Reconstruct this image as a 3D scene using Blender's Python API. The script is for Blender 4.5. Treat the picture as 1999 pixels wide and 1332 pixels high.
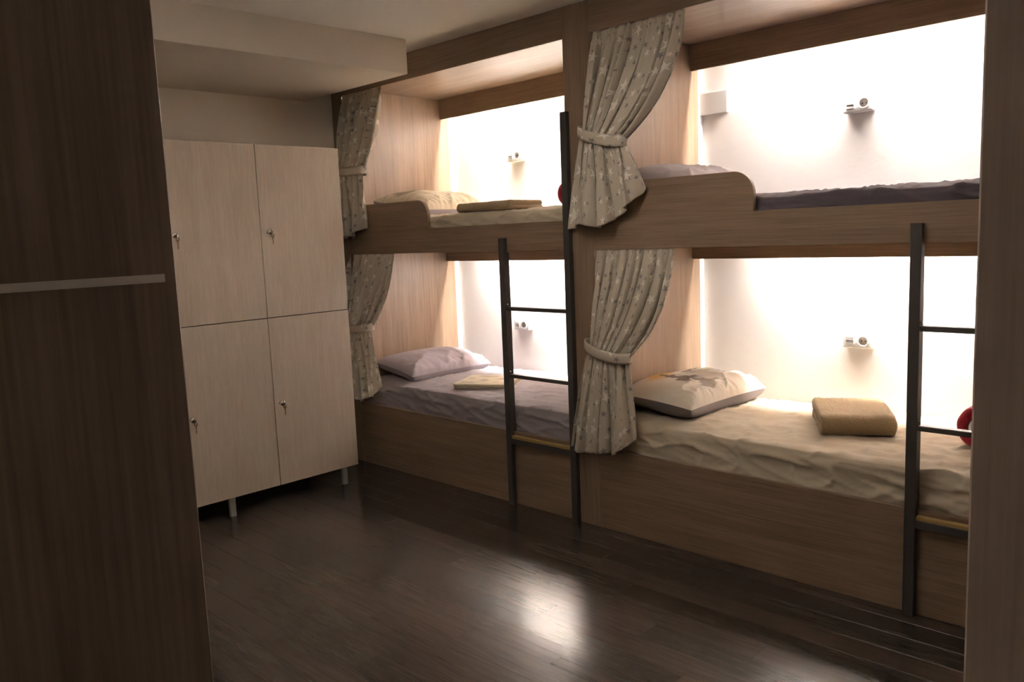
import bpy, bmesh, math, random
from mathutils import Vector, Matrix, noise

for o in list(bpy.data.objects):
    bpy.data.objects.remove(o)
scene = bpy.context.scene
COL = scene.collection

# ------------------------------------------------------------------ camera
cam_d = bpy.data.cameras.new('camera')
cam_d.sensor_width = 36.0
cam_d.lens = 1606.44 / 1999.0 * 36.0
cam_d.clip_start = 0.02
cam = bpy.data.objects.new('camera', cam_d)
COL.objects.link(cam)
CR = Vector((0.71288916, 0.70010661, -0.04049421))
CU = Vector((-0.06187986, 0.12031789, 0.99080497))
CF = Vector((-0.69854128, 0.70382835, -0.12909582))
cam.matrix_world = Matrix(((CR.x, CU.x, -CF.x, 2.8492), (CR.y, CU.y, -CF.y, -3.5355),
                           (CR.z, CU.z, -CF.z, 1.68), (0, 0, 0, 1)))
scene.camera = cam

# ------------------------------------------------------------------ world, exposure
world = bpy.data.worlds.new('world')
scene.world = world
world.use_nodes = True
world.node_tree.nodes['Background'].inputs[0].default_value = (1.0, 0.86, 0.72, 1)
world.node_tree.nodes['Background'].inputs[1].default_value = 0.02
scene.view_settings.view_transform = 'Standard'
scene.view_settings.look = 'None'
scene.view_settings.gamma = 1.0
scene.view_settings.use_curve_mapping = False
scene.view_settings.exposure = 2.2
TUBE_UPPER = 250.0          # light tubes behind the upper valances
TUBE_LOWER = 205.0          # light tubes behind the lower valances
FILL_STRENGTH = 22.0        # pendant bowl added as fill for ceiling, locker and rail fronts
rng = random.Random(7)


# ------------------------------------------------------------------ materials
def new_mat(name):
    m = bpy.data.materials.new(name)
    m.use_nodes = True
    nt = m.node_tree
    return m, nt, nt.nodes['Principled BSDF']


def node(nt, kind, **kw):
    n = nt.nodes.new(kind)
    for k, v in kw.items():
        setattr(n, k, v)
    return n


def math_node(nt, op, a, b=None, c=None):
    n = nt.nodes.new('ShaderNodeMath')
    n.operation = op
    for i, v in enumerate((a, b, c)):
        if v is None:
            continue
        if isinstance(v, (int, float)):
            n.inputs[i].default_value = v
        else:
            nt.links.new(v, n.inputs[i])
    return n.outputs[0]


def mix_col(nt, fac, a, b):
    n = nt.nodes.new('ShaderNodeMix')
    n.data_type = 'RGBA'
    for idx, v in ((0, fac), (6, a), (7, b)):
        if isinstance(v, (int, float)):
            n.inputs[idx].default_value = v
        elif isinstance(v, tuple):
            n.inputs[idx].default_value = (*v[:3], 1)
        else:
            nt.links.new(v, n.inputs[idx])
    return n.outputs[2]


def plain(name, col, rough=0.5, metal=0.0, spec=0.5):
    m, nt, b = new_mat(name)
    b.inputs['Base Color'].default_value = (*col, 1)
    b.inputs['Roughness'].default_value = rough
    b.inputs['Metallic'].default_value = metal
    b.inputs['Specular IOR Level'].default_value = spec
    return m


def wood(name, light, dark, axis, rough=0.4, fine=150.0, broad=14.0, along=1.6, tone=0.0, spec=0.4, bump=0.04):
    """laminate with fine grain along an axis, in object space"""
    m, nt, b = new_mat(name)
    L = nt.links
    tc = node(nt, 'ShaderNodeTexCoord')
    oi = node(nt, 'ShaderNodeObjectInfo')
    off = node(nt, 'ShaderNodeVectorMath', operation='SCALE')
    off.inputs[0].default_value = (7.3, 3.1, 5.7)
    L.new(oi.outputs['Random'], off.inputs['Scale'])
    add = node(nt, 'ShaderNodeVectorMath', operation='ADD')
    L.new(tc.outputs['Object'], add.inputs[0])
    L.new(off.outputs[0], add.inputs[1])

    def grain(freq, al, detail):
        mp = node(nt, 'ShaderNodeMapping')
        s = [freq] * 3
        s['xyz'.index(axis)] = al
        mp.inputs['Scale'].default_value = s
        L.new(add.outputs[0], mp.inputs['Vector'])
        n = node(nt, 'ShaderNodeTexNoise')
        n.inputs['Scale'].default_value = 1.0
        n.inputs['Detail'].default_value = detail
        n.inputs['Roughness'].default_value = 0.6
        L.new(mp.outputs[0], n.inputs['Vector'])
        return n.outputs[0]
    g1 = grain(fine, along * 2, 3)
    g2 = grain(broad, along * 0.6, 4)
    s = math_node(nt, 'ADD', math_node(nt, 'MULTIPLY', g1, 0.55), math_node(nt, 'MULTIPLY', g2, 0.45))
    if tone:
        r = math_node(nt, 'MULTIPLY', math_node(nt, 'SUBTRACT', oi.outputs['Random'], 0.5), tone)
        s = math_node(nt, 'ADD', s, r)
    ramp = node(nt, 'ShaderNodeValToRGB')
    ramp.color_ramp.elements[0].position = 0.33
    ramp.color_ramp.elements[0].color = (*dark, 1)
    ramp.color_ramp.elements[1].position = 0.66
    ramp.color_ramp.elements[1].color = (*light, 1)
    L.new(s, ramp.inputs[0])
    L.new(ramp.outputs[0], b.inputs['Base Color'])
    b.inputs['Roughness'].default_value = rough
    b.inputs['Specular IOR Level'].default_value = spec
    bp = node(nt, 'ShaderNodeBump')
    bp.inputs['Strength'].default_value = bump
    bp.inputs['Distance'].default_value = 0.002
    L.new(g1, bp.inputs['Height'])
    L.new(bp.outputs[0], b.inputs['Normal'])
    return m


def plaster(name, col, bump=0.1, rough=0.8, scale=7.0):
    m, nt, b = new_mat(name)
    L = nt.links
    tc = node(nt, 'ShaderNodeTexCoord')
    n = node(nt, 'ShaderNodeTexNoise')
    n.inputs['Scale'].default_value = scale
    n.inputs['Detail'].default_value = 8
    n.inputs['Roughness'].default_value = 0.6
    L.new(tc.outputs['Object'], n.inputs['Vector'])
    c = mix_col(nt, n.outputs[0], tuple(v * 0.96 for v in col), col)
    L.new(c, b.inputs['Base Color'])
    b.inputs['Roughness'].default_value = rough
    b.inputs['Specular IOR Level'].default_value = 0.25
    bp = node(nt, 'ShaderNodeBump')
    bp.inputs['Strength'].default_value = bump
    bp.inputs['Distance'].default_value = 0.01
    L.new(n.outputs[0], bp.inputs['Height'])
    L.new(bp.outputs[0], b.inputs['Normal'])
    return m


def cloth(name, col, weave=900.0, bump=0.15, terry=False, translucent=0.0):
    m, nt, b = new_mat(name)
    L = nt.links
    tc = node(nt, 'ShaderNodeTexCoord')
    n = node(nt, 'ShaderNodeTexNoise')
    n.inputs['Scale'].default_value = 170.0 if terry else weave
    n.inputs['Detail'].default_value = 3
    L.new(tc.outputs['Object'], n.inputs['Vector'])
    c = mix_col(nt, n.outputs[0], tuple(v * (0.5 if terry else 0.93) for v in col), tuple(min(1, v * 1.08) for v in col))
    L.new(c, b.inputs['Base Color'])
    b.inputs['Roughness'].default_value = 0.9
    b.inputs['Specular IOR Level'].default_value = 0.15
    b.inputs['Sheen Weight'].default_value = 0.25 if terry else 0.1
    bp = node(nt, 'ShaderNodeBump')
    bp.inputs['Strength'].default_value = 0.8 if terry else bump
    bp.inputs['Distance'].default_value = 0.006 if terry else 0.001
    L.new(n.outputs[0], bp.inputs['Height'])
    L.new(bp.outputs[0], b.inputs['Normal'])
    return m


def star_cloth(name):
    """taupe curtain fabric printed with pale and slate five-pointed stars (UV in metres)"""
    m, nt, b = new_mat(name)
    L = nt.links
    uv = node(nt, 'ShaderNodeUVMap')

    def star_layer(scale, seed, rmin, rmax, keep):
        mp = node(nt, 'ShaderNodeMapping')
        mp.inputs['Location'].default_value = (seed, seed * 1.7, 0)
        mp.inputs['Scale'].default_value = (scale, scale, 1)
        L.new(uv.outputs[0], mp.inputs['Vector'])
        vo = node(nt, 'ShaderNodeTexVoronoi', voronoi_dimensions='2D', feature='F1')
        vo.inputs['Scale'].default_value = 1.0
        vo.inputs['Randomness'].default_value = 0.75
        L.new(mp.outputs[0], vo.inputs['Vector'])
        d = node(nt, 'ShaderNodeVectorMath', operation='SUBTRACT')
        L.new(mp.outputs[0], d.inputs[0])
        L.new(vo.outputs['Position'], d.inputs[1])
        sx = node(nt, 'ShaderNodeSeparateXYZ')
        L.new(d.outputs[0], sx.inputs[0])
        rc = node(nt, 'ShaderNodeSeparateColor')
        L.new(vo.outputs['Color'], rc.inputs[0])
        r = math_node(nt, 'SQRT', math_node(nt, 'ADD', math_node(nt, 'MULTIPLY', sx.outputs[0], sx.outputs[0]),
                                            math_node(nt, 'MULTIPLY', sx.outputs[1], sx.outputs[1])))
        a = math_node(nt, 'ARCTAN2', sx.outputs[1], sx.outputs[0])
        a = math_node(nt, 'ADD', math_node(nt, 'ADD', a, math_node(nt, 'MULTIPLY', rc.outputs[0], 6.28)), 12.566)
        p5 = 2 * math.pi / 5
        mm = math_node(nt, 'ABSOLUTE', math_node(nt, 'SUBTRACT', math_node(nt, 'MODULO', a, p5), p5 / 2))
        c36, s36, ri = math.cos(math.pi / 5), math.sin(math.pi / 5), 0.36
        phi = math.atan2(1 - ri * c36, ri * s36)
        cc = ri * s36 / math.hypot(ri * s36, 1 - ri * c36)
        lhs = math_node(nt, 'MULTIPLY', r, math_node(nt, 'COSINE', math_node(nt, 'SUBTRACT', mm, phi)))
        size = math_node(nt, 'ADD', rmin * cc, math_node(nt, 'MULTIPLY', math_node(nt, 'POWER', rc.outputs[1], 1.3), (rmax - rmin) * cc))
        inside = math_node(nt, 'LESS_THAN', lhs, size)
        return math_node(nt, 'MULTIPLY', inside, math_node(nt, 'LESS_THAN', rc.outputs[2], keep))
    wv = node(nt, 'ShaderNodeTexNoise')
    wv.inputs['Scale'].default_value = 500.0
    wv.inputs['Detail'].default_value = 2
    L.new(uv.outputs[0], wv.inputs['Vector'])
    base = mix_col(nt, wv.outputs[0], (0.54, 0.475, 0.39), (0.66, 0.59, 0.495))
    c1 = mix_col(nt, math_node(nt, 'MULTIPLY', star_layer(15.0, 3.3, 0.13, 0.34, 0.8), 0.9), base, (0.25, 0.235, 0.24))
    c2 = mix_col(nt, math_node(nt, 'MULTIPLY', star_layer(11.0, 0.7, 0.15, 0.46, 0.9), 0.95), c1, (0.86, 0.81, 0.73))
    L.new(c2, b.inputs['Base Color'])
    b.inputs['Roughness'].default_value = 0.9
    b.inputs['Specular IOR Level'].default_value = 0.1
    tr = node(nt, 'ShaderNodeBsdfTranslucent')
    L.new(c2, tr.inputs['Color'])
    mx = node(nt, 'ShaderNodeMixShader')
    mx.inputs[0].default_value = 0.16
    L.new(b.outputs[0], mx.inputs[1])
    L.new(tr.outputs[0], mx.inputs[2])
    L.new(mx.outputs[0], nt.nodes['Material Output'].inputs['Surface'])
    return m


def vcol_cloth(name):
    """fabric whose print is stored per vertex"""
    m, nt, b = new_mat(name)
    L = nt.links
    at = node(nt, 'ShaderNodeAttribute', attribute_name='print')
    L.new(at.outputs['Color'], b.inputs['Base Color'])
    b.inputs['Roughness'].default_value = 0.85
    b.inputs['Specular IOR Level'].default_value = 0.15
    return m


def emit(name, col, s):
    m, nt, b = new_mat(name)
    b.inputs['Base Color'].default_value = (*col, 1)
    b.inputs['Emission Color'].default_value = (*col, 1)
    b.inputs['Emission Strength'].default_value = s
    return m


OAK_L, OAK_D = (0.295, 0.206, 0.140), (0.163, 0.107, 0.070)
M = dict(
    oak_x=wood('oak laminate lengthwise', OAK_L, OAK_D, 'x'),
    oak_z=wood('oak laminate upright', OAK_L, OAK_D, 'z'),
    oak_y=wood('oak laminate crosswise', OAK_L, OAK_D, 'y'),
    ash=wood('pale ash laminate', (0.62, 0.53, 0.44), (0.51, 0.42, 0.335), 'z', rough=0.42, fine=70, broad=9, along=3.0),
    walnut=wood('dark walnut veneer', (0.24, 0.18, 0.145), (0.13, 0.097, 0.08), 'z', rough=0.45, fine=90, broad=16, along=1.2),
    partition=wood('brown laminate cladding', (0.56, 0.46, 0.41), (0.43, 0.35, 0.31), 'z', rough=0.5, fine=130, broad=14),
    plank=wood('dark floor laminate', (0.078, 0.058, 0.048), (0.038, 0.030, 0.027), 'x', rough=0.24, fine=70, broad=20, along=2.4, tone=0.30, spec=0.5, bump=0.03),
    floor_gap=plain('floor underlay', (0.02, 0.015, 0.012), 0.9),
    wall=plaster('wall paint', (0.78, 0.70, 0.60)),
    wall_white=plaster('white wall paint', (0.62, 0.585, 0.56), bump=0.40, scale=4.5),
    beam=plaster('beam paint', (0.72, 0.64, 0.55), bump=0.03),
    ceiling=plaster('ceiling paint', (0.90, 0.865, 0.815), bump=0.06, scale=30),
    trim_white=plain('white lacquered edge', (0.86, 0.84, 0.80), 0.5),
    steel=plain('charcoal painted steel', (0.050, 0.044, 0.042), 0.42),
    tread=plain('yellow pine tread', (0.33, 0.22, 0.075), 0.5),
    chrome=plain('polished chrome', (0.75, 0.73, 0.70), 0.16, 1.0),
    brass=plain('aged brass', (0.22, 0.15, 0.075), 0.45, 0.6),
    alu=plain('brushed aluminium', (0.62, 0.60, 0.58), 0.4, 0.65),
    plastic=plain('white plastic', (0.60, 0.575, 0.55), 0.35),
    plastic_grey=plain('pale grey plastic', (0.42, 0.40, 0.39), 0.4),
    dark_hole=plain('dark hole', (0.03, 0.03, 0.03), 0.8),
    tube=emit('upper light tube glow', (1.0, 0.96, 0.91), TUBE_UPPER),
    tube_low=emit('lower light tube glow', (1.0, 0.965, 0.925), TUBE_LOWER),
    lamp=emit('added fill glow', (1.0, 0.94, 0.86), FILL_STRENGTH),  # glow of the added fill pendant
    sheet_lavender=cloth('lavender grey sheet', (0.30, 0.265, 0.28)),
    sheet_beige=cloth('beige sheet', (0.48, 0.415, 0.32)),
    sheet_olive=cloth('pale olive sheet', (0.50, 0.44, 0.335)),
    sheet_navy=cloth('dark slate sheet', (0.105, 0.090, 0.105)),
    pillow_lavender=cloth('lavender pillowcase', (0.34, 0.30, 0.325)),
    pillow_grey=cloth('grey pillowcase', (0.40, 0.36, 0.375)),
    pillow_under=cloth('dark grey pillow underside', (0.17, 0.145, 0.14)),
    printed=vcol_cloth('printed cotton'),
    towel_tan=cloth('tan terry', (0.42, 0.31, 0.18), terry=True),
    towel_brown=cloth('brown terry', (0.50, 0.38, 0.235), terry=True),
    blanket_red=cloth('crimson fleece', (0.40, 0.022, 0.045), terry=True),
    blanket_lining=cloth('pale fleece lining', (0.78, 0.76, 0.78)),
    stars=star_cloth('star print curtain fabric'),
    dark=plain('dark cavity', (0.03, 0.025, 0.022), 0.9),
)

# ------------------------------------------------------------------ builders
ORIG = {}


def link(name, verts, faces, mat, parent=None, smooth=False, uvs=None, mats=None, fmat=None, loc=None):
    """one mesh object from world-space vertices; its origin is the middle of its base"""
    xs, ys, zs = zip(*verts)
    o0 = Vector(loc) if loc else Vector(((min(xs) + max(xs)) / 2, (min(ys) + max(ys)) / 2, min(zs)))
    me = bpy.data.meshes.new(name)
    me.from_pydata([(v[0] - o0.x, v[1] - o0.y, v[2] - o0.z) for v in verts], [], faces)
    for mm in (mats or [mat]):
        me.materials.append(M[mm])
    if fmat:
        me.polygons.foreach_set('material_index', fmat)
    if smooth:
        me.polygons.foreach_set('use_smooth', [True] * len(me.polygons))
    if uvs:
        ul = me.uv_layers.new(name='UVMap')
        for lp in me.loops:
            ul.data[lp.index].uv = uvs[lp.vertex_index]
    me.update()
    ob = bpy.data.objects.new(name, me)
    COL.objects.link(ob)
    p0 = Vector((0, 0, 0))
    if parent:
        ob.parent = parent
        p0 = ORIG[parent.name]
    ob.location = o0 - p0
    ORIG[ob.name] = o0
    return ob


def from_bm(name, bm, mat, parent=None, smooth=False, **kw):
    bm.normal_update()
    bm.verts.index_update()
    vs = [tuple(v.co) for v in bm.verts]
    fs = [[v.index for v in f.verts] for f in bm.faces]
    bm.free()
    return link(name, vs, fs, mat, parent, smooth, **kw)


def bm_box(bm, x0, x1, y0, y1, z0, z1, bevel=0.0, seg=1):
    g = bmesh.ops.create_cube(bm, size=1.0)['verts']
    for v in g:
        v.co = Vector((x0 + (v.co.x + .5) * (x1 - x0), y0 + (v.co.y + .5) * (y1 - y0), z0 + (v.co.z + .5) * (z1 - z0)))
    if bevel:
        es = list({e for v in g for e in v.link_edges})
        bmesh.ops.bevel(bm, geom=es, offset=bevel, segments=seg, affect='EDGES', profile=0.5)


def box(name, x0, x1, y0, y1, z0, z1, mat, parent=None, bevel=0.002, seg=1):
    bm = bmesh.new()
    bm_box(bm, x0, x1, y0, y1, z0, z1, bevel, seg)
    return from_bm(name, bm, mat, parent)


def thing(name, loc, label, cat, group=None):
    e = bpy.data.objects.new(name, None)
    e.empty_display_size = 0.1
    COL.objects.link(e)
    e.location = loc
    ORIG[e.name] = Vector(loc)
    return tag(e, label, cat, group)


def tag(o, label, cat, group=None):
    o['label'] = label
    o['category'] = cat
    if group:
        o['group'] = group
    return o


def struct(o, label=None):
    o['kind'] = 'structure'
    if label:
        o['label'] = label
    return o


def prism(name, outline_xz, y0, y1, mat, parent=None, bevel=0.002):
    """outline in x,z extruded between two y"""
    bm = bmesh.new()
    a = [bm.verts.new((x, y0, z)) for x, z in outline_xz]
    f = bm.faces.new(a)
    r = bmesh.ops.extrude_face_region(bm, geom=[f])
    for v in r['geom']:
        if isinstance(v, bmesh.types.BMVert):
            v.co.y = y1
    bmesh.ops.recalc_face_normals(bm, faces=bm.faces)
    if bevel:
        es = [e for e in bm.edges if abs(e.verts[0].co.y - e.verts[1].co.y) < 1e-6]
        bmesh.ops.bevel(bm, geom=es, offset=bevel, segments=1, affect='EDGES')
    return from_bm(name, bm, mat, parent)


def lathe(name, prof, centre, axis, mat, parent=None, seg=20):
    """profile (radius, distance along axis) turned round an axis direction"""
    ax = Vector(axis).normalized()
    t = ax.orthogonal().normalized()
    b = ax.cross(t)
    c = Vector(centre)
    vs, fs = [], []
    for r, h in prof:
        for k in range(seg):
            a = 2 * math.pi * k / seg
            vs.append(tuple(c + ax * h + (t * math.cos(a) + b * math.sin(a)) * max(r, 1e-5)))
    n = len(prof)
    for i in range(n - 1):
        for k in range(seg):
            k2 = (k + 1) % seg
            fs.append((i * seg + k, i * seg + k2, (i + 1) * seg + k2, (i + 1) * seg + k))
    fs.append(tuple(reversed(range(seg))))
    fs.append(tuple((n - 1) * seg + k for k in range(seg)))
    return link(name, vs, fs, mat, parent, smooth=True)


# ------------------------------------------------------------------ dimensions
XL, XR, YB, YF, ZC = -2.43, 3.75, 1.08, -4.3, 2.885
PX0, PX1 = -0.184, 0.0            # middle post
LP0, LP1 = -2.426, -2.30          # left post
RP0, RP1 = 2.33, 2.50             # right post
ZR0, ZR1 = 1.576, 1.741           # upper rail
ZG = 1.928                        # guard top
ZBD = 0.462                       # lower board top
ZH = 2.717                        # header underside
YV = 0.947                        # valance front
S_L, S_R = -2.322, 0.02           # inner faces of the head panels

# ------------------------------------------------------------------ setting
flr = struct(box('floor', XL - .1, XR + .1, YF - .1, YB + .1, -0.06, -0.012, 'floor_gap', bevel=0), 'dark brown laminate plank floor')
PW, PL = 0.135, 1.20
plank_mesh = None
row = 0
y = 0.04
while y > YF:
    x = XL - PL * ((row * 0.37) % 1.0)
    while x < XR:
        a, b = max(x, XL), min(x + PL, XR)
        if b - a > 0.06:
            full = abs((b - a) - PL) < 1e-6
            if full and plank_mesh:
                p = bpy.data.objects.new('plank', plank_mesh)
                COL.objects.link(p)
                p.parent = flr
                p.location = Vector(((a + b) / 2, y - PW / 2, -0.012)) - ORIG['floor']
            else:
                p = box('plank', a + .0003, b - .0003, y - PW + .0003, y - .0003, -0.012, 0.0, 'plank', flr, bevel=0.0006)
                if full:
                    plank_mesh = p.data
        x += PL
    y -= PW
    row += 1

struct(box('ceiling', XL - .1, XR + .1, YF - .1, YB + .1, ZC, ZC + .1, 'ceiling', bevel=0), 'plain off-white ceiling')
struct(box('wall_left', XL - .1, XL, YF - .1, YB + .1, 0, ZC, 'wall', bevel=0), 'beige wall behind the lockers')
struct(box('wall_back', XL - .1, XR + .1, YB, YB + .1, 0, ZC, 'wall_white', bevel=0), 'white plaster wall at the back of the bunks')
struct(box('wall_front', XL - .1, XR + .1, YF - .1, YF, 0, ZC, 'wall', bevel=0), 'beige wall opposite the bunks')
struct(box('wall_hall', XR, XR + .1, YF - .1, YB + .1, 0, ZC, 'wall', bevel=0), 'beige wall beside the entrance')
struct(box('wall_right', 2.539, XR, -2.396, YB, 0, ZC, 'partition', bevel=0.003), 'brown laminate clad wall end beside the right-hand bunk')
struct(box('trim_1', -2.42, S_L + .003, 1.034, YB, ZBD, 2.774, 'trim_white', bevel=0.002), 'white corner edge strip in the bunk beside the lockers')
struct(box('trim_2', -0.10, S_R + .003, 1.034, YB, ZBD, 2.774, 'trim_white', bevel=0.002), 'white corner edge strip in the right-hand bunk')
struct(box('trim_3', XL, -1.2485, YF, -0.2217, 2.681, ZC, 'beam', bevel=0.002), 'boxed beige ceiling beam above the lockers')

# door leaf standing open at the left
d = struct(box('door_1', 1.50, 1.54, -3.86, -2.972, 0.012, 2.14, 'walnut', bevel=0.002), 'dark brown wooden door standing open at the left edge')
box('inlay_strip', 1.5385, 1.5412, -3.80, -2.991, 1.6265, 1.6395, 'alu', d, bevel=0.0003)['label'] = 'brushed metal inlay strip'


# ------------------------------------------------------------------ bunks
def guard_outline(x0, x1, xg):
    """rail with the raised head guard and its rounded end"""
    pts = [(x0, ZR0), (x1, ZR0), (x1, ZR1), (xg, ZR1)]
    r = 0.105
    for k in range(11):
        a = math.pi / 2 * k / 10
        pts.append((xg - r + r * math.cos(a), ZG - r + r * math.sin(a)))
    pts.append((x0, ZG))
    return pts


def bunk(label, x0, x1, s0, s1, xg, pl, pr, name='bunk_bed'):
    t = thing(name, ((x0 + x1) / 2, 0.5, 0), label, 'bunk bed', 'built-in bunk beds')
    if pl:
        box('post', pl[0], pl[1], 0.0, 0.05, 0, ZC, 'oak_z', t)
    if pr:
        box('post', pr[0], pr[1], 0.0, 0.05, 0, ZC, 'oak_z', t)
    box('header', x0, x1, 0.002, 0.024, ZH, ZC, 'oak_x', t)
    prism('guard_rail', guard_outline(x0, x1, xg), 0.001, 0.026, 'oak_x', t)
    box('front_board', x0, x1, 0.003, 0.028, 0, ZBD, 'oak_x', t)
    box('head_panel', s0 - 0.09, s0, 0.05, 1.034, 0, 2.774, 'oak_z', t)
    box('foot_panel', s1, s1 + 0.02, 0.05, YB, 0, 2.774, 'oak_z', t)
    box('roof_panel', s0, s1, 0.024, YB - .002, 2.774, 2.80, 'oak_x', t, bevel=0)
    box('upper_platform', s0, s1, 0.027, YB - .002, 1.60, 1.655, 'oak_x', t, bevel=0)
    box('lower_platform', s0, s1, 0.029, YB - .002, 0.36, 0.42, 'oak_x', t, bevel=0)
    box('valance', s0, s1, YV, YV + 0.018, 2.617, 2.774, 'oak_x', t)
    box('valance', s0, s1, YV, YV + 0.018, 1.478, 1.60, 'oak_x', t)
    xm = (s0 + s1) / 2
    box('light_tube', xm - .66, xm + .66, YV + .028, YV + .052, 2.742, 2.762, 'tube', t, bevel=0.004)['label'] = 'white light tube behind the valance'
    box('light_tube', xm - .56, xm + .56, YV + .028, YV + .052, 1.572, 1.590, 'tube_low', t, bevel=0.004)['label'] = 'white light tube behind the valance'
    return t


bunk('oak laminate two-tier bunk beside the pale lockers', LP1, PX0, S_L, PX0 - .02, -1.40, (LP0, LP1), None)
bunk('oak laminate two-tier bunk nearest the right edge, with navy and beige mattresses', PX1, RP0, S_R, RP0 - .02, 0.947, (PX0, PX1), (RP0, RP1))


# ------------------------------------------------------------------ mattresses
def mattress(label, x0, x1, y0, y1, z0, z1, mat, seed, sag=0.004, rumple=0.010, group='bunk mattresses'):
    """sheeted mattress with rounded edges and creases"""
    r = 0.026
    prof = []                                   # (y, z, normal_y, normal_z)
    for k in range(19):
        prof.append((y0, z0 + (z1 - r - z0) * k / 18, -1, 0))
    for k in range(1, 7):
        a = math.pi / 2 * k / 6
        prof.append((y0 + r - r * math.cos(a), z1 - r + r * math.sin(a), -math.cos(a), math.sin(a)))
    for k in range(1, 42):
        prof.append((y0 + r + (y1 - r - y0 - r) * k / 41, z1, 0, 1))
    for k in range(1, 7):
        a = math.pi / 2 * k / 6
        prof.append((y1 - r + r * math.sin(a), z1 - r + r * math.cos(a), math.sin(a), math.cos(a)))
    prof.append((y1, z0, 1, 0))
    nx = 260
    vs, fs = [], []
    sv = Vector((seed * 3.1, seed * 1.7, seed))
    for i in range(nx + 1):
        x = x0 + (x1 - x0) * i / nx
        for j, (py, pz, ny, nz) in enumerate(prof):
            p = Vector((x, py, pz))
            # long creases run diagonally over the top, hanging folds on the side
            q = Vector((x * 2.0 + py * 3.2, py * 7.0 - x * 1.2, pz * 6.0)) + sv
            n1 = noise.noise(q)
            n2 = 1 - abs(noise.noise(q * 2.1 + Vector((5, 1, 2))))
            n3 = noise.noise(Vector((x * 30, py * 26, pz * 30)) + sv) * (3.0 if 0 < nz < 1 and ny < 0 else 1.0)
            dsp = n1 * rumple * 0.6 + (n2 ** 9) * rumple * 1.0 + n3 * 0.0012
            if ny < -0.7:
                f = max(0.0, min(1.0, (z1 - pz) / 0.05))
                q2 = Vector((x * 3.0 + (pz - z0) * 9.0, seed, (pz - z0) * 7.0))
                dsp += ((1 - abs(noise.noise(q2))) ** 9 * 0.015 + (1 - abs(noise.noise(q2 * 2.3 + Vector((3, 3, 3))))) ** 10 * 0.008) * f - 0.006
            edge = min(1, (x - x0) / .05, (x1 - x) / .05)
            dsp *= max(0.0, edge)
            crown = 0.026 * nz * max(0, math.sin(math.pi * (py - y0) / (y1 - y0))) ** 0.6
            vs.append((x, p.y + ny * dsp if ny < 0 else p.y, p.z + nz * dsp + crown))
    m = len(prof)
    for i in range(nx):
        for j in range(m - 1):
            a = i * m + j
            fs.append((a, a + m, a + m + 1, a + 1))
    fs.append(tuple(reversed(range(m)))[::-1])
    fs.append(tuple(nx * m + j for j in range(m))[::-1])
    fs.append(tuple([0, m - 1, nx * m + m - 1, nx * m]))
    o = link('mattress', vs, fs, mat, smooth=True)
    return tag(o, label, 'mattress', group)


MY1 = YB - 0.01
mattress('lavender grey sheeted mattress on the lower bunk beside the lockers', S_L + .01, PX0 - .03, 0.046, MY1, 0.42, 0.612, 'sheet_lavender', 1.0)
mattress('beige sheeted mattress on the lower right-hand bunk', S_R + .01, RP0 - .03, 0.046, MY1, 0.42, 0.615, 'sheet_beige', 4.0, rumple=0.014)
mattress('pale olive sheeted mattress on the upper bunk above the lavender one', S_L + .01, PX0 - .03, 0.046, MY1, 1.655, 1.810, 'sheet_olive', 7.0)
mattress('dark slate sheeted mattress on the upper right-hand bunk', S_R + .01, RP0 - .03, 0.046, MY1, 1.655, 1.797, 'sheet_navy', 9.0, rumple=0.013)


# ------------------------------------------------------------------ pillows
def pillow(label, cx, cy, z, lx, ly, h, mat_top, mat_bot, seed, rotz=0.0, tilt=0.0, tilt_y=0.0, split=False, paint=None, n=46):
    """stuffed pillow: pinched corners, seam round the rim, creases; tilt raises the head side"""
    t = thing('pillow', (cx, cy, z), label, 'pillow', 'bed pillows')
    sv = Vector((seed * 2.3, seed, seed * 5.1))
    rot = Matrix.Rotation(rotz, 4, 'Z') @ Matrix.Rotation(tilt_y, 4, 'Y') @ Matrix.Rotation(tilt, 4, 'X')

    def surf(sign):
        vs, fs, cols = [], [], []
        for i in range(n + 1):
            for j in range(n + 1):
                u, v = -1 + 2 * i / n, -1 + 2 * j / n
                # pull the side midpoints in so that the corners stick out
                px = u * (1 - 0.07 * (1 - v * v)) * lx / 2
                py = v * (1 - 0.06 * (1 - u * u)) * ly / 2
                pw = 0.55 if sign > 0 else 0.32
                e = max(0.0, (1 - abs(u) ** 3.4)) ** pw * max(0.0, (1 - abs(v) ** 4)) ** pw
                hh = h * (0.52 if sign > 0 else 0.48)
                k = noise.noise(Vector((u * 1.6, v * 1.6, 0)) + sv) * 0.14
                rim = 1 - e
                cr = (1 - abs(noise.noise(Vector((u * 1.4 + v * 0.8, v * 2.6, sign)) + sv))) ** 9 * 0.014 * max(0, u + 0.6)
                cr += (1 - abs(noise.noise(Vector((u * 2.0, v * 8.0 - u * 2, sign * 2)) + sv))) ** 5 * 0.022 * (0.25 + rim) * max(0, u + 0.15)
                zz = sign * (hh * e * (1 + k)) + (cr * min(1, e * 3) if sign > 0 else 0)
                p = rot @ Vector((px, py, zz))
                vs.append((cx + p.x, cy + p.y, z + h * 0.48 + p.z))
                cols.append((u, v))
        for i in range(n):
            for j in range(n):
                a = i * (n + 1) + j
                q = (a, a + n + 1, a + n + 2, a + 1)
                fs.append(q if sign > 0 else tuple(reversed(q)))
        return vs, fs, cols
    vs, fs, uvn = surf(1)
    top = link('cover_top', vs, fs, mat_top, t, smooth=True)
    if paint:
        ca = top.data.color_attributes.new('print', 'FLOAT_COLOR', 'POINT')
        for k, (u, v) in enumerate(uvn):
            ca.data[k].color = (*paint(u, v), 1)
    vs, fs, _ = surf(-1)
    link('cover_bottom', vs, fs, mat_bot, t, smooth=True)
    return t


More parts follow.
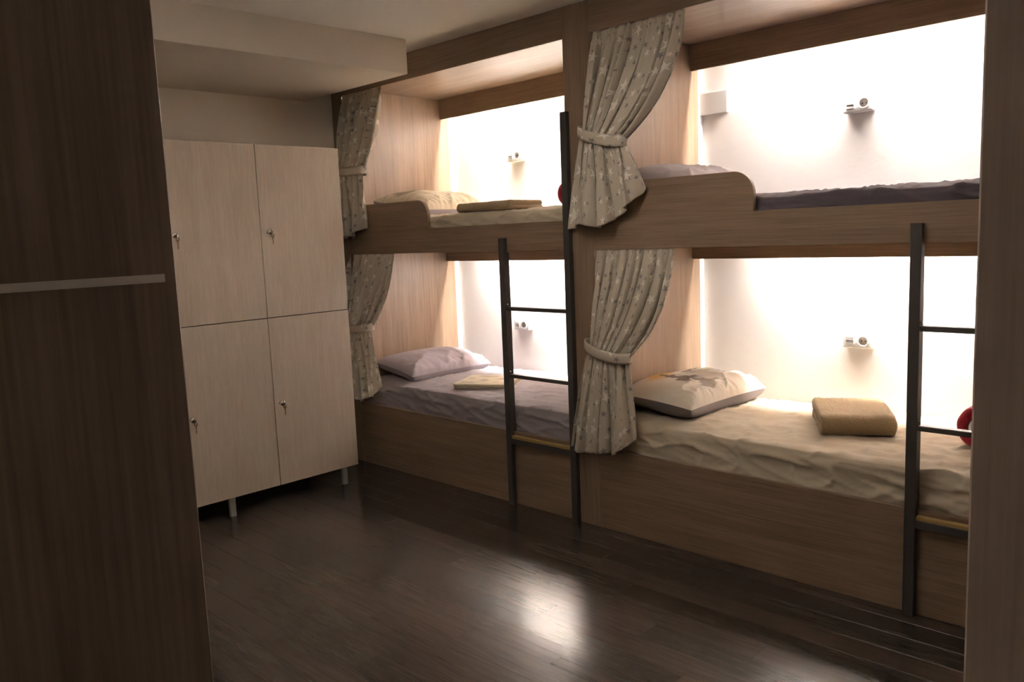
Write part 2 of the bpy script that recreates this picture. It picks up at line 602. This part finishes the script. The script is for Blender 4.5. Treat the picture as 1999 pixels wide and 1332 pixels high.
def print_bear(u, v):
    """cream cotton with a faded picture: ochre and grey blotches, chequered squares, sketchy strokes, dotted line"""
    u, v = u * 0.78 + 0.04, v * 0.78
    c = Vector((0.66, 0.60, 0.52))

    def blend(c, col, f):
        return c.lerp(Vector(col), max(0, min(1, f)))
    nz = noise.noise(Vector((u * 3, v * 3, 1.0)))
    fine = noise.noise(Vector((u * 11, v * 11, 4.0)))
    d = math.hypot((u + 0.45) / 0.38, (v + 0.30) / 0.34) + nz * 0.5
    c = blend(c, (0.60, 0.36, 0.13), (1 - d) * 2.0)
    d = math.hypot((u - 0.05) / 0.46, (v - 0.02) / 0.46) + nz * 0.6
    c = blend(c, (0.42, 0.37, 0.31), (1 - d) * 2.2)
    d = math.hypot((u - 0.22) / 0.26, (v + 0.30) / 0.16) + fine * 0.6
    c = blend(c, (0.15, 0.12, 0.10), (1 - d) * 2.4)
    d = math.hypot((u + 0.12) / 0.30, (v + 0.34) / 0.07) + fine * 0.8
    c = blend(c, (0.20, 0.15, 0.11), (1 - d) * 2.4)
    d = math.hypot((u - 0.55) / 0.16, (v + 0.18) / 0.20) + fine * 0.7
    c = blend(c, (0.26, 0.22, 0.18), (1 - d) * 2.4)
    if abs(u + 0.16) < 0.15 and abs(v - 0.06) < 0.09:
        c = Vector((0.26, 0.22, 0.22)) if (int((u + 2) * 17) + int((v + 2) * 26)) % 2 else c
    if abs(u - 0.24) < 0.15 and abs(v - 0.42) < 0.085:
        c = Vector((0.27, 0.26, 0.27)) if int((u + v + 4) * 24) % 3 else Vector((0.40, 0.38, 0.37))
    w = -0.30 - 0.75 * max(0, v - 0.35) ** 2
    if abs(u - w) < 0.030 and 0.08 < v < 0.72 and int((v + 2) * 30) % 4:
        c = Vector((0.10, 0.08, 0.07))
    return c[:]


def print_leaf(u, v):
    c = Vector((0.62, 0.55, 0.43))
    nz = noise.noise(Vector((u * 4, v * 4, 3.0)))
    d = math.hypot((u + 0.35) / 0.45, (v + 0.62) / 0.24) + nz * 0.5
    c = c.lerp(Vector((0.30, 0.26, 0.20)), max(0, min(1, (1 - d) * 2.5)))
    k = 1 - abs(noise.noise(Vector((u * 2.2, v * 2.2, 8.0)))) * 14
    c = c.lerp(Vector((0.46, 0.40, 0.30)), max(0, min(1, k)) * 0.7)
    return c[:]


pillow('plain lavender pillow on the lower bunk beside the lockers', -2.06, 0.53, 0.628, 0.50, 0.76, 0.17, 'pillow_lavender', 'pillow_lavender', 2.0, rotz=-0.05, tilt_y=0.14)
pillow('printed cream pillow with grey underside on the lower right-hand bunk', 0.26, 0.56, 0.632, 0.50, 0.78, 0.20, 'printed', 'pillow_under', 5.0, rotz=-0.03, tilt_y=0.07, paint=print_bear, n=120)
pillow('cream pillow with faint leaf print on the upper bunk above the lavender one', -1.98, 0.58, 1.826, 0.56, 0.78, 0.19, 'printed', 'pillow_lavender', 8.0, rotz=0.04, tilt_y=0.16, paint=print_leaf, n=70)
pillow('plain grey pillow on the dark slate upper mattress, half hidden by the guard', 0.235, 0.53, 1.814, 0.46, 0.74, 0.205, 'pillow_grey', 'pillow_grey', 11.0, rotz=0.03, tilt_y=0.14)


# ------------------------------------------------------------------ towels and rolled blankets
def towel(label, cx, cy, z, lx, ly, h, layers, mat, rotz, seed, group='folded towels'):
    """towel folded back and forth: a ribbon zigzags in section (noses at the front and back) and runs along x"""
    sv = Vector((seed, seed * 2, seed * 3))
    rot = Matrix.Rotation(rotz, 4, 'Z')
    th = h / layers
    path = []                                   # centre line in (y, z)
    y0, y1 = -ly / 2 + th / 2, ly / 2 - th / 2
    for k in range(layers):
        zc = h - th * (k + 0.5)
        ends = (y1, y0) if k % 2 == 0 else (y0, y1)
        for m in range(41):
            path.append((ends[0] + (ends[1] - ends[0]) * m / 40, zc))
        if k < layers - 1:
            sg = -1 if k % 2 == 0 else 1
            for m in range(1, 8):
                a = math.pi * m / 8
                path.append((ends[1] + sg * math.sin(a) * th * 0.5, zc - th / 2 + math.cos(a) * th / 2))
    n = len(path)
    left, right = [], []
    for k in range(n):
        a, b = path[max(0, k - 1)], path[min(n - 1, k + 1)]
        d = Vector((b[0] - a[0], b[1] - a[1]))
        d.normalize()
        nn = Vector((-d.y, d.x)) * th * 0.485
        left.append((path[k][0] + nn.x, path[k][1] + nn.y))
        right.append((path[k][0] - nn.x, path[k][1] - nn.y))
    caps = []
    d = Vector((path[-1][0] - path[-2][0], path[-1][1] - path[-2][1])).normalized()
    for m in range(1, 6):
        a = math.pi * m / 6
        nn = Vector((-d.y, d.x))
        caps.append((path[-1][0] + nn.x * math.cos(a) * th * .485 + d.x * math.sin(a) * th * .4, path[-1][1] + nn.y * math.cos(a) * th * .485 + d.y * math.sin(a) * th * .4))
    d = Vector((path[0][0] - path[1][0], path[0][1] - path[1][1])).normalized()
    cap2 = []
    for m in range(1, 6):
        a = math.pi * m / 6
        nn = Vector((-d.y, d.x))
        cap2.append((path[0][0] + nn.x * math.cos(a) * th * .485 + d.x * math.sin(a) * th * .4, path[0][1] + nn.y * math.cos(a) * th * .485 + d.y * math.sin(a) * th * .4))
    ring = left + caps + right[::-1] + cap2
    m = len(ring)
    nx = 100
    cyz = (0.0, h / 2)
    vs, fs, loc = [], [], []
    for i in range(nx + 1):
        u = -1 + 2 * i / nx
        e = 1 - abs(u)
        shrink = 1 - 0.10 * max(0, 1 - e / 0.05) ** 2
        for (py, pz) in ring:
            q = Vector((u * 4.0, py * 14, pz * 30)) + sv
            dz = noise.noise(q * 0.5) * 0.05 * h + noise.noise(Vector((u * lx * 85, py * 170, pz * 170))) * (0.0045 if 'towel' in mat else 0.0006)
            dx = noise.noise(Vector((py * 8, pz * 25, seed))) * 0.010 * (abs(u) ** 3)
            p = rot @ Vector((u * lx / 2 + dx, cyz[0] + (py - cyz[0]) * (0.5 + 0.5 * shrink) + noise.noise(Vector((u * 3, pz * 20, seed))) * 0.004, 0))
            vs.append((cx + p.x, cy + p.y, z + cyz[1] + (pz - cyz[1]) * shrink + dz * min(1, pz / h)))
            loc.append((u, py / (ly / 2)))
    for i in range(nx):
        for k in range(m):
            a, b = i * m + k, i * m + (k + 1) % m
            fs.append((a, b, b + m, a + m))
    fs.append(tuple(range(m))[::-1])
    fs.append(tuple(nx * m + k for k in range(m)))
    o = link('towel', vs, fs, mat, smooth=True)
    if mat == 'printed':
        ca = o.data.color_attributes.new('print', 'FLOAT_COLOR', 'POINT')
        for k, (u, v) in enumerate(loc):
            f = max(0, min(1, noise.noise(Vector((u * 2.6, v * 2.2, 2))) * 1.7 + 0.3))
            if abs(u) > 0.86 or abs(v) > 0.86:
                f = 0
            c = Vector((0.60, 0.54, 0.42)).lerp(Vector((0.36, 0.29, 0.22)), f * 0.8)
            ca.data[k].color = (*c, 1)
    return tag(o, label, 'towel', group)


towel('thick tan terry towel folded on the beige lower mattress', 1.185, 0.565, 0.642, 0.34, 0.44, 0.105, 2, 'towel_tan', 0.52, 3.0)
towel('thin cream towel with faded brown print folded on the lavender mattress', -1.30, 0.40, 0.634, 0.40, 0.36, 0.036, 3, 'printed', 0.45, 6.0)
towel('brown terry towel folded beside the pillow on the pale olive upper mattress', -1.02, 0.30, 1.830, 0.47, 0.32, 0.060, 2, 'towel_brown', 0.04, 9.0)


def rolled_blanket(label, cx, cy, z, r, length):
    """small rolled fleece: crimson outer turn, pale lining spiralling inside"""
    t = thing('rolled_blanket', (cx, cy, z), label, 'blanket', 'rolled red blankets')
    vs, fs = [], []
    seg, tube = 48, 14
    # outer crimson sleeve with a puffy rolled rim at both ends
    prof = []
    rim = r * 0.24
    for k in range(tube + 1):
        a = -math.pi / 2 - math.pi * k / tube
        prof.append((r - rim + rim * math.cos(a + math.pi / 2 + math.pi / 2) * 1.0, 0))
    prof = []
    for k in range(10):
        a = math.pi * k / 9
        prof.append((r - rim - rim * math.cos(a), -length / 2 + rim - rim * math.sin(a)))
    for k in range(10):
        a = math.pi * k / 9
        prof.append((r - rim + rim * math.cos(a), length / 2 - rim + rim * math.sin(a)))
    n = len(prof)
    for i in range(seg):
        a = 2 * math.pi * i / seg
        for rr, h in prof:
            w = 1 + 0.03 * noise.noise(Vector((math.cos(a) * 2, math.sin(a) * 2, h * 6 + cx)))
            vs.append((cx + rr * w * math.cos(a), cy + h, z + r + rr * w * math.sin(a)))
    for i in range(seg):
        i2 = (i + 1) % seg
        for j in range(n):
            j2 = (j + 1) % n
            fs.append((i * n + j, i2 * n + j, i2 * n + j2, i * n + j2))
    link('outer_turn', vs, fs, 'blanket_red', t, smooth=True)
    # spiral lining
    vs, fs = [], []
    N = 120
    for i in range(N + 1):
        f = i / N
        a = f * 2 * math.pi * 3.2
        rr = r * (0.10 + 0.60 * f)
        for h in (-length / 2 + rim * 0.8, length / 2 - rim * 0.8):
            for dr in (0, r * 0.11):
                vs.append((cx + (rr + dr) * math.cos(a), cy + h, z + r + (rr + dr) * math.sin(a)))
    for i in range(N):
        b, c = i * 4, i * 4 + 4
        fs += [(b, c, c + 1, b + 1), (b + 2, b + 3, c + 3, c + 2), (b, b + 2, c + 2, c), (b + 1, c + 1, c + 3, b + 3)]
    link('lining', vs, fs, 'blanket_lining', t, smooth=False)['label'] = 'pale fleece lining'
    return t


rolled_blanket('crimson rolled blanket with pale lining at the foot of the beige mattress', 1.80, 0.62, 0.640, 0.098, 0.36)
rolled_blanket('dark crimson rolled blanket on the pale olive upper mattress, peeking out behind the ladder', -0.40, 0.42, 1.834, 0.072, 0.36)

# ------------------------------------------------------------------ curtains
def curtain(label, top, tie, bot, seed, folds=9, zbot=None, belly=1.7, yt=0.014, ym=-0.035, yb=-0.062, amp=0.036, flare=0.85):
    """tied-back curtain. top=(xl,xr,z) tie=(xl,zl,xr,zr) bot=(xl,xr,zl,zr)"""
    t = thing('curtain', ((top[0] + top[1]) / 2, 0.0, min(bot[2], bot[3])), label, 'curtain', 'star print bunk curtains')
    nu, n1, n2 = 220, 46, 40
    r2 = random.Random(seed)
    ph = [r2.uniform(0, 6.28) for _ in range(6)]
    cloth_w = 1.15
    vs, uvs = [], []
    xl0, xr0, z0 = top
    xlm, zlm, xrm, zrm = tie
    xlb, xrb, zlb, zrb = bot
    rows = [(0, k / n1) for k in range(n1 + 1)] + [(1, k / n2) for k in range(1, n2 + 1)]
    for part, s in rows:
        for i in range(nu + 1):
            u = i / nu
            uw = u + 0.034 * math.sin(2 * math.pi * 2 * u + ph[0]) + 0.014 * math.sin(2 * math.pi * 5 * u + ph[1])
            T = Vector((xl0 + (xr0 - xl0) * u, yt, z0))
            Mx = Vector((xlm + (xrm - xlm) * u, ym - 0.045 * math.sin(math.pi * u), zlm + (zrm - zlm) * u))
            fb = max(0.0, (u - 0.55) / 0.45)
            zb = zlb + (zrb - zlb) * fb ** 1.3 + 0.012 * math.sin(2 * math.pi * 2.3 * u + ph[2])
            Bx = Vector((xlb + (xrb - xlb) * u ** 0.95, yb - 0.015 * math.sin(math.pi * u), zb))
            if part == 0:
                k = 1 + belly * u
                f = s ** k
                x = T.x + (Mx.x - T.x) * f
                z = T.z + (Mx.z - T.z) * s
                y = T.y + (Mx.y - T.y) * s ** 1.2 - 0.020 * math.sin(math.pi * s) * u
                a = amp * (0.45 + 0.75 * math.sin(math.pi * min(1, s * 0.95)) ** 0.8)
                a *= 1 - 0.45 * s ** 3
                if s < 0.10:
                    a *= 0.75
            else:
                f = s ** flare
                x = Mx.x + (Bx.x - Mx.x) * f
                z = Mx.z + (Bx.z - Mx.z) * s
                y = Mx.y + (Bx.y - Mx.y) * s ** 0.7
                a = amp * (0.55 + 0.65 * s)
            w = 2 * math.pi * folds * uw + ph[3]
            wob = 0.5 * math.sin(3 * s + ph[4] + 9 * u)
            fold = math.sin(w + wob) + 0.38 * math.sin(2.0 * w + ph[5] + 1.2 * s) + 0.22 * noise.noise(Vector((u * 22, s * 2.5 + part * 3, seed)))
            if part == 0:
                fold *= 0.55 + 0.75 * abs(noise.noise(Vector((u * 5, seed, 1.5)))) * 2
                tape = max(0.0, 1 - s / 0.16)
                fold += tape * 0.55 * math.sin(2.6 * w + 1.0)
            else:
                wide = math.sin(2 * math.pi * folds * 0.42 * uw + ph[1] + 0.8 * s)
                k2 = min(1.0, s * 1.6)
                fold = fold * (1 - 0.62 * k2) + 1.5 * wide * k2
            y += a * fold * 0.62
            x += a * 0.42 * math.cos(w + wob + 0.6) * (1 - 0.6 * s if part else s ** 0.5)
            if part == 1 and y > -0.012:
                y = -0.012 + (y + 0.012) * 0.05
            # fine crumples
            cr = noise.noise(Vector((x * 24, z * 9, seed * 2.0))) * 0.004
            vs.append((x, y + cr - (0.004 if part else 0), z))
            L0 = (z0 - (zlm + zrm) / 2)
            vv = s * L0 if part == 0 else L0 + s * ((zlm + zrm) / 2 - (zlb + zrb) / 2)
            uvs.append((u * cloth_w + seed * 0.37, -vv))
    fs = []
    m = nu + 1
    nr = len(rows)
    for r in range(nr - 1):
        for i in range(nu):
            a = r * m + i
            fs.append((a, a + m, a + m + 1, a + 1))
    o = link('fabric', vs, fs, 'stars', t, smooth=True, uvs=uvs)
    md = o.modifiers.new('thickness', 'SOLIDIFY')
    md.thickness = 0.0015
    # tieback band round the gathered cloth
    vs, fs, uvs = [], [], []
    seg = 56
    cx, rx, ry = (xlm + xrm) / 2, (xrm - xlm) / 2 + 0.012, 0.062
    cy = ym - 0.012
    bh = 0.030
    for k in range(seg):
        a = 2 * math.pi * k / seg
        ca, sa = math.cos(a), math.sin(a)
        x = cx + math.copysign(abs(ca) ** 0.8, ca) * rx
        y = cy + math.copysign(abs(sa) ** 0.8, sa) * ry
        zc = zlm + (zrm - zlm) * (x - xlm) / (xrm - xlm) + 0.008 * math.cos(2 * a)
        for dz, dr in ((-bh, 0.0), (-bh * 0.5, 0.003), (0, 0.004), (bh * .5, 0.003), (bh, 0.0)):
            vs.append((x + ca * dr, y + sa * dr, zc + dz + 0.002 * noise.noise(Vector((a * 3, dz * 30, seed)))))
            uvs.append((a * 0.09 + seed, dz))
    for k in range(seg):
        k2 = (k + 1) % seg
        for j in range(4):
            fs.append((k * 5 + j, k2 * 5 + j, k2 * 5 + j + 1, k * 5 + j + 1))
    o = link('tieback', vs, fs, 'stars', t, smooth=True, uvs=uvs)
    md = o.modifiers.new('thickness', 'SOLIDIFY')
    md.thickness = 0.004
    return t


curtain('star-print curtain tied back on the upper bunk beside the lockers', (-2.285, -1.824, ZH - .002), (-2.36, 2.185, -2.02, 2.165), (-2.40, -1.99, 1.70, 1.775), 3, folds=7)
curtain('star-print curtain tied back on the lower bunk beside the lockers', (-2.335, -1.79, ZR0 - .002), (-2.38, 1.045, -2.05, 1.045), (-2.41, -1.95, 0.50, 0.62), 5, folds=8)
curtain('star-print curtain tied back on the upper right-hand bunk, over the guard', (0.022, 0.583, ZH - .002), (-0.025, 2.20, 0.245, 2.125), (-0.135, 0.372, 1.705, 1.885), 1, folds=8)
curtain('star-print curtain tied back on the lower right-hand bunk, beside the printed pillow', (0.010, 0.504, ZR0 - .002), (-0.02, 1.055, 0.245, 0.995), (-0.165, 0.285, 0.455, 0.545), 2, folds=8)


# ------------------------------------------------------------------ ladders
def ladder(label, xs, top_r):
    """steel ladder: two flat stiles hooked over rail and board, three rungs, pine tread on the lowest"""
    x0, x1 = xs
    w = 0.044
    t = thing('bunk_ladder', ((x0 + x1) / 2, -0.03, 0), label, 'ladder', 'bunk ladders')
    for k, (a, zt) in enumerate(((x0, 1.657), (x1, top_r))):
        bm = bmesh.new()
        bm_box(bm, a, a + w, -0.034, -0.002, 0.0, zt, 0.002)
        bm_box(bm, a + .001, a + w - .001, -0.004, 0.014, ZBD + .006, ZR0 - .006, 0.001)
        from_bm('stile', bm, 'steel', t)
    for z in (1.232, 0.819):
        box('rung', x0 + w, x1, -0.030, 0.010, z - .011, z + .011, 'steel', t, bevel=0.003)
    r = box('rung', x0 + w, x1, -0.034, -0.003, 0.392, 0.428, 'steel', t, bevel=0.002)
    box('tread', x0 + w + .002, x1 - .002, -0.032, -0.002, 0.428, 0.444, 'tread', r, bevel=0.002)['label'] = 'yellowish pine tread strip'
    for z in (1.232, 0.819):
        for xx, s in ((x0 + w, 1), (x1, -1)):
            lathe('bolt', [(0.0055, 0), (0.0055, 0.003), (0.003, 0.005), (0, 0.005)], (xx, -0.018, z + .026), (s, 0, 0), 'chrome', t, 10)
    return t


ladder('charcoal steel ladder in front of the bunk beside the lockers, with one tall stile', (-0.712, -0.192), 2.33)
ladder('charcoal steel ladder in front of the right-hand bunk, partly hidden by the wall end', (1.652, 2.172), 2.33)


# ------------------------------------------------------------------ wall sockets
def socket_box(label, x0, z0, sock_first=False):
    t = thing('socket_box', (x0 + .083, YB, z0), label, 'wall socket', 'wall sockets in the bunks')
    w, h, dp = 0.166, 0.084, 0.046
    yf = YB - dp
    box('housing', x0, x0 + w, yf, YB - .001, z0, z0 + h, 'plastic', t, bevel=0.008, seg=3)
    sw = box('switch_rocker', x0 + .022, x0 + .066, yf - .006, yf + .002, z0 + .019, z0 + .065, 'plastic_grey', t, bevel=0.003, seg=2)
    box('pivot_line', x0 + .024, x0 + .064, yf - .0068, yf - .004, z0 + .041, z0 + .043, 'dark_hole', sw, bevel=0)
    c = (x0 + .118, yf + .001, z0 + .042)
    s = lathe('socket_ring', [(0.031, 0), (0.031, .009), (0.028, .012), (0.0235, .012), (0.0225, .002), (0, .002)], c, (0, -1, 0), 'plastic', t, 32)
    for dx in (-.0095, .0095):
        lathe('pin_hole', [(0.0033, 0), (0.0033, .0012), (0, .0012)], (c[0] + dx, yf - .0012, c[2]), (0, -1, 0), 'dark_hole', s, 10)
    for dz in (-.021, .021):
        box('earth_clip', c[0] - .004, c[0] + .004, yf - .006, yf, c[2] + dz - .0015, c[2] + dz + .0015, 'alu', s, bevel=0)
    return t


socket_box('white switch and socket on the wall above the pale olive upper mattress', -1.665, 2.222)
socket_box('white switch and socket on the wall above the lavender lower mattress', -1.66, 0.935)
socket_box('white switch and socket on the wall above the dark slate upper mattress', 0.922, 2.255)
socket_box('white switch and socket on the wall above the beige lower mattress', 0.936, 0.970)
jb = thing('junction_cover', (0.12, YB, 2.36), 'blank white junction cover in the corner above the dark slate mattress', 'cover plate')
box('box_body', S_R + .006, 0.208, YB - .024, YB - .001, 2.362, 2.488, 'plastic', jb, bevel=0.004, seg=2)
box('lid', S_R + .004, 0.212, YB - .031, YB - .022, 2.358, 2.492, 'plastic', jb, bevel=0.003, seg=2)


# ------------------------------------------------------------------ lockers
def locker():
    xf, y0, y1, zb, zm, zt = -1.88, -1.555, -0.340, 0.126, 1.215, 2.293
    ym = -0.946
    t = thing('locker_cabinet', (-2.15, -0.95, 0), 'pale ash four-door locker cabinet on metal legs', 'locker')
    box('carcass', XL + .012, xf - .020, y0, y1, zb, zt, 'ash', t)
    box('shadow_gap', xf - .0205, xf - .017, y0 + .004, y1 - .004, zb + .004, zt - .004, 'dark', t, bevel=0)
    g = 0.0026
    spots = {'upper door beside the bunk': (ym, y1, zm, zt, -0.895, 1.753), 'upper door by the dark entrance door': (y0, ym, zm, zt, -1.497, 1.749),
             'lower door by the dark entrance door': (y0, ym, zb, zm, -1.489, 0.664), 'lower door beside the bunk': (ym, y1, zb, zm, -0.902, 0.665)}
    for lab, (a, b, c, dz, ky, kz) in spots.items():
        dr = box('door', xf - .018, xf, a + g, b - g, c + g, dz - g, 'ash', t, bevel=0.001)
        dr['label'] = 'pale ash ' + lab
        lathe('lock_knob', [(0.014, 0), (0.014, .002), (0.009, .004), (0.0085, .013), (0.013, .018), (0.0175, .024), (0.0185, .029), (0.016, .034), (0.008, .037), (0.003, .0375), (0, .0375)],
              (xf, ky, kz), (1, 0, 0), 'chrome', dr, 24)
        # key: bow plate with hole, shoulder and blade hanging from the lock
        bm = bmesh.new()
        kx = xf + 0.040
        ztop = kz - 0.012
        seg = 20
        outer, inner = [], []
        for k in range(seg):
            a2 = 2 * math.pi * k / seg
            outer.append((0.0115 * math.cos(a2), 0.0125 * math.sin(a2)))
            inner.append((0.0045 * math.cos(a2), 0.0045 * math.sin(a2) + .003))
        for sx in (-.001, .001):
            vo = [bm.verts.new((kx + sx, ky + .006 + p[0], ztop - .012 + p[1])) for p in outer]
            vi = [bm.verts.new((kx + sx, ky + .006 + p[0], ztop - .012 + p[1])) for p in inner]
            for k in range(seg):
                k2 = (k + 1) % seg
                bm.faces.new((vo[k], vo[k2], vi[k2], vi[k]) if sx > 0 else (vo[k2], vo[k], vi[k], vi[k2]))
        bm_box(bm, kx - .0012, kx + .0012, ky + .0015, ky + .0105, ztop - .035, ztop - .022, 0.0004)
        bm_box(bm, kx - .001, kx + .001, ky + .003, ky + .009, ztop - .066, ztop - .034, 0.0004)
        from_bm('key', bm, 'brass', dr)
        box('key_stem', xf + .030, xf + .042, ky - .0015, ky + .0075, kz - .006, kz + .003, 'brass', dr, bevel=0.001)
    for yy in (-1.264, -0.435):
        for xx in (xf - .035, XL + .07):
            box('leg', xx - .020, xx + .006, yy - .018, yy + .018, 0, zb, 'alu', t, bevel=0.002)
    return t


locker()

# ------------------------------------------------------------------ pendant fill bowl, added out of view to brighten the upper room
LX, LY, LZ = 0.72, -1.90, 2.56
t = thing('added_uplight', (LX, LY, LZ), 'added out-of-view pendant bowl throwing fill light up to the ceiling', 'added fill light')
lathe('bowl', [(0.0, 0.0), (0.08, 0.006), (0.16, 0.03), (0.215, 0.07), (0.235, 0.12), (0.230, 0.12), (0.205, 0.075), (0.15, 0.038), (0.07, 0.014), (0.0, 0.01)], (LX, LY, LZ), (0, 0, 1), 'plastic', t, 40)
lathe('glowing_disc', [(0.0, 0.0), (0.19, 0.0), (0.19, 0.006), (0.0, 0.006)], (LX, LY, LZ + .085), (0, 0, 1), 'lamp', t, 40)
for k in range(3):
    a = 2 * math.pi * k / 3 + 0.3
    x, yy = LX + .225 * math.cos(a), LY + .225 * math.sin(a)
    lathe('suspension_rod', [(0.003, 0), (0.003, ZC - LZ - .10)], (x, yy, LZ + .10), (0, 0, 1), 'chrome', t, 8)
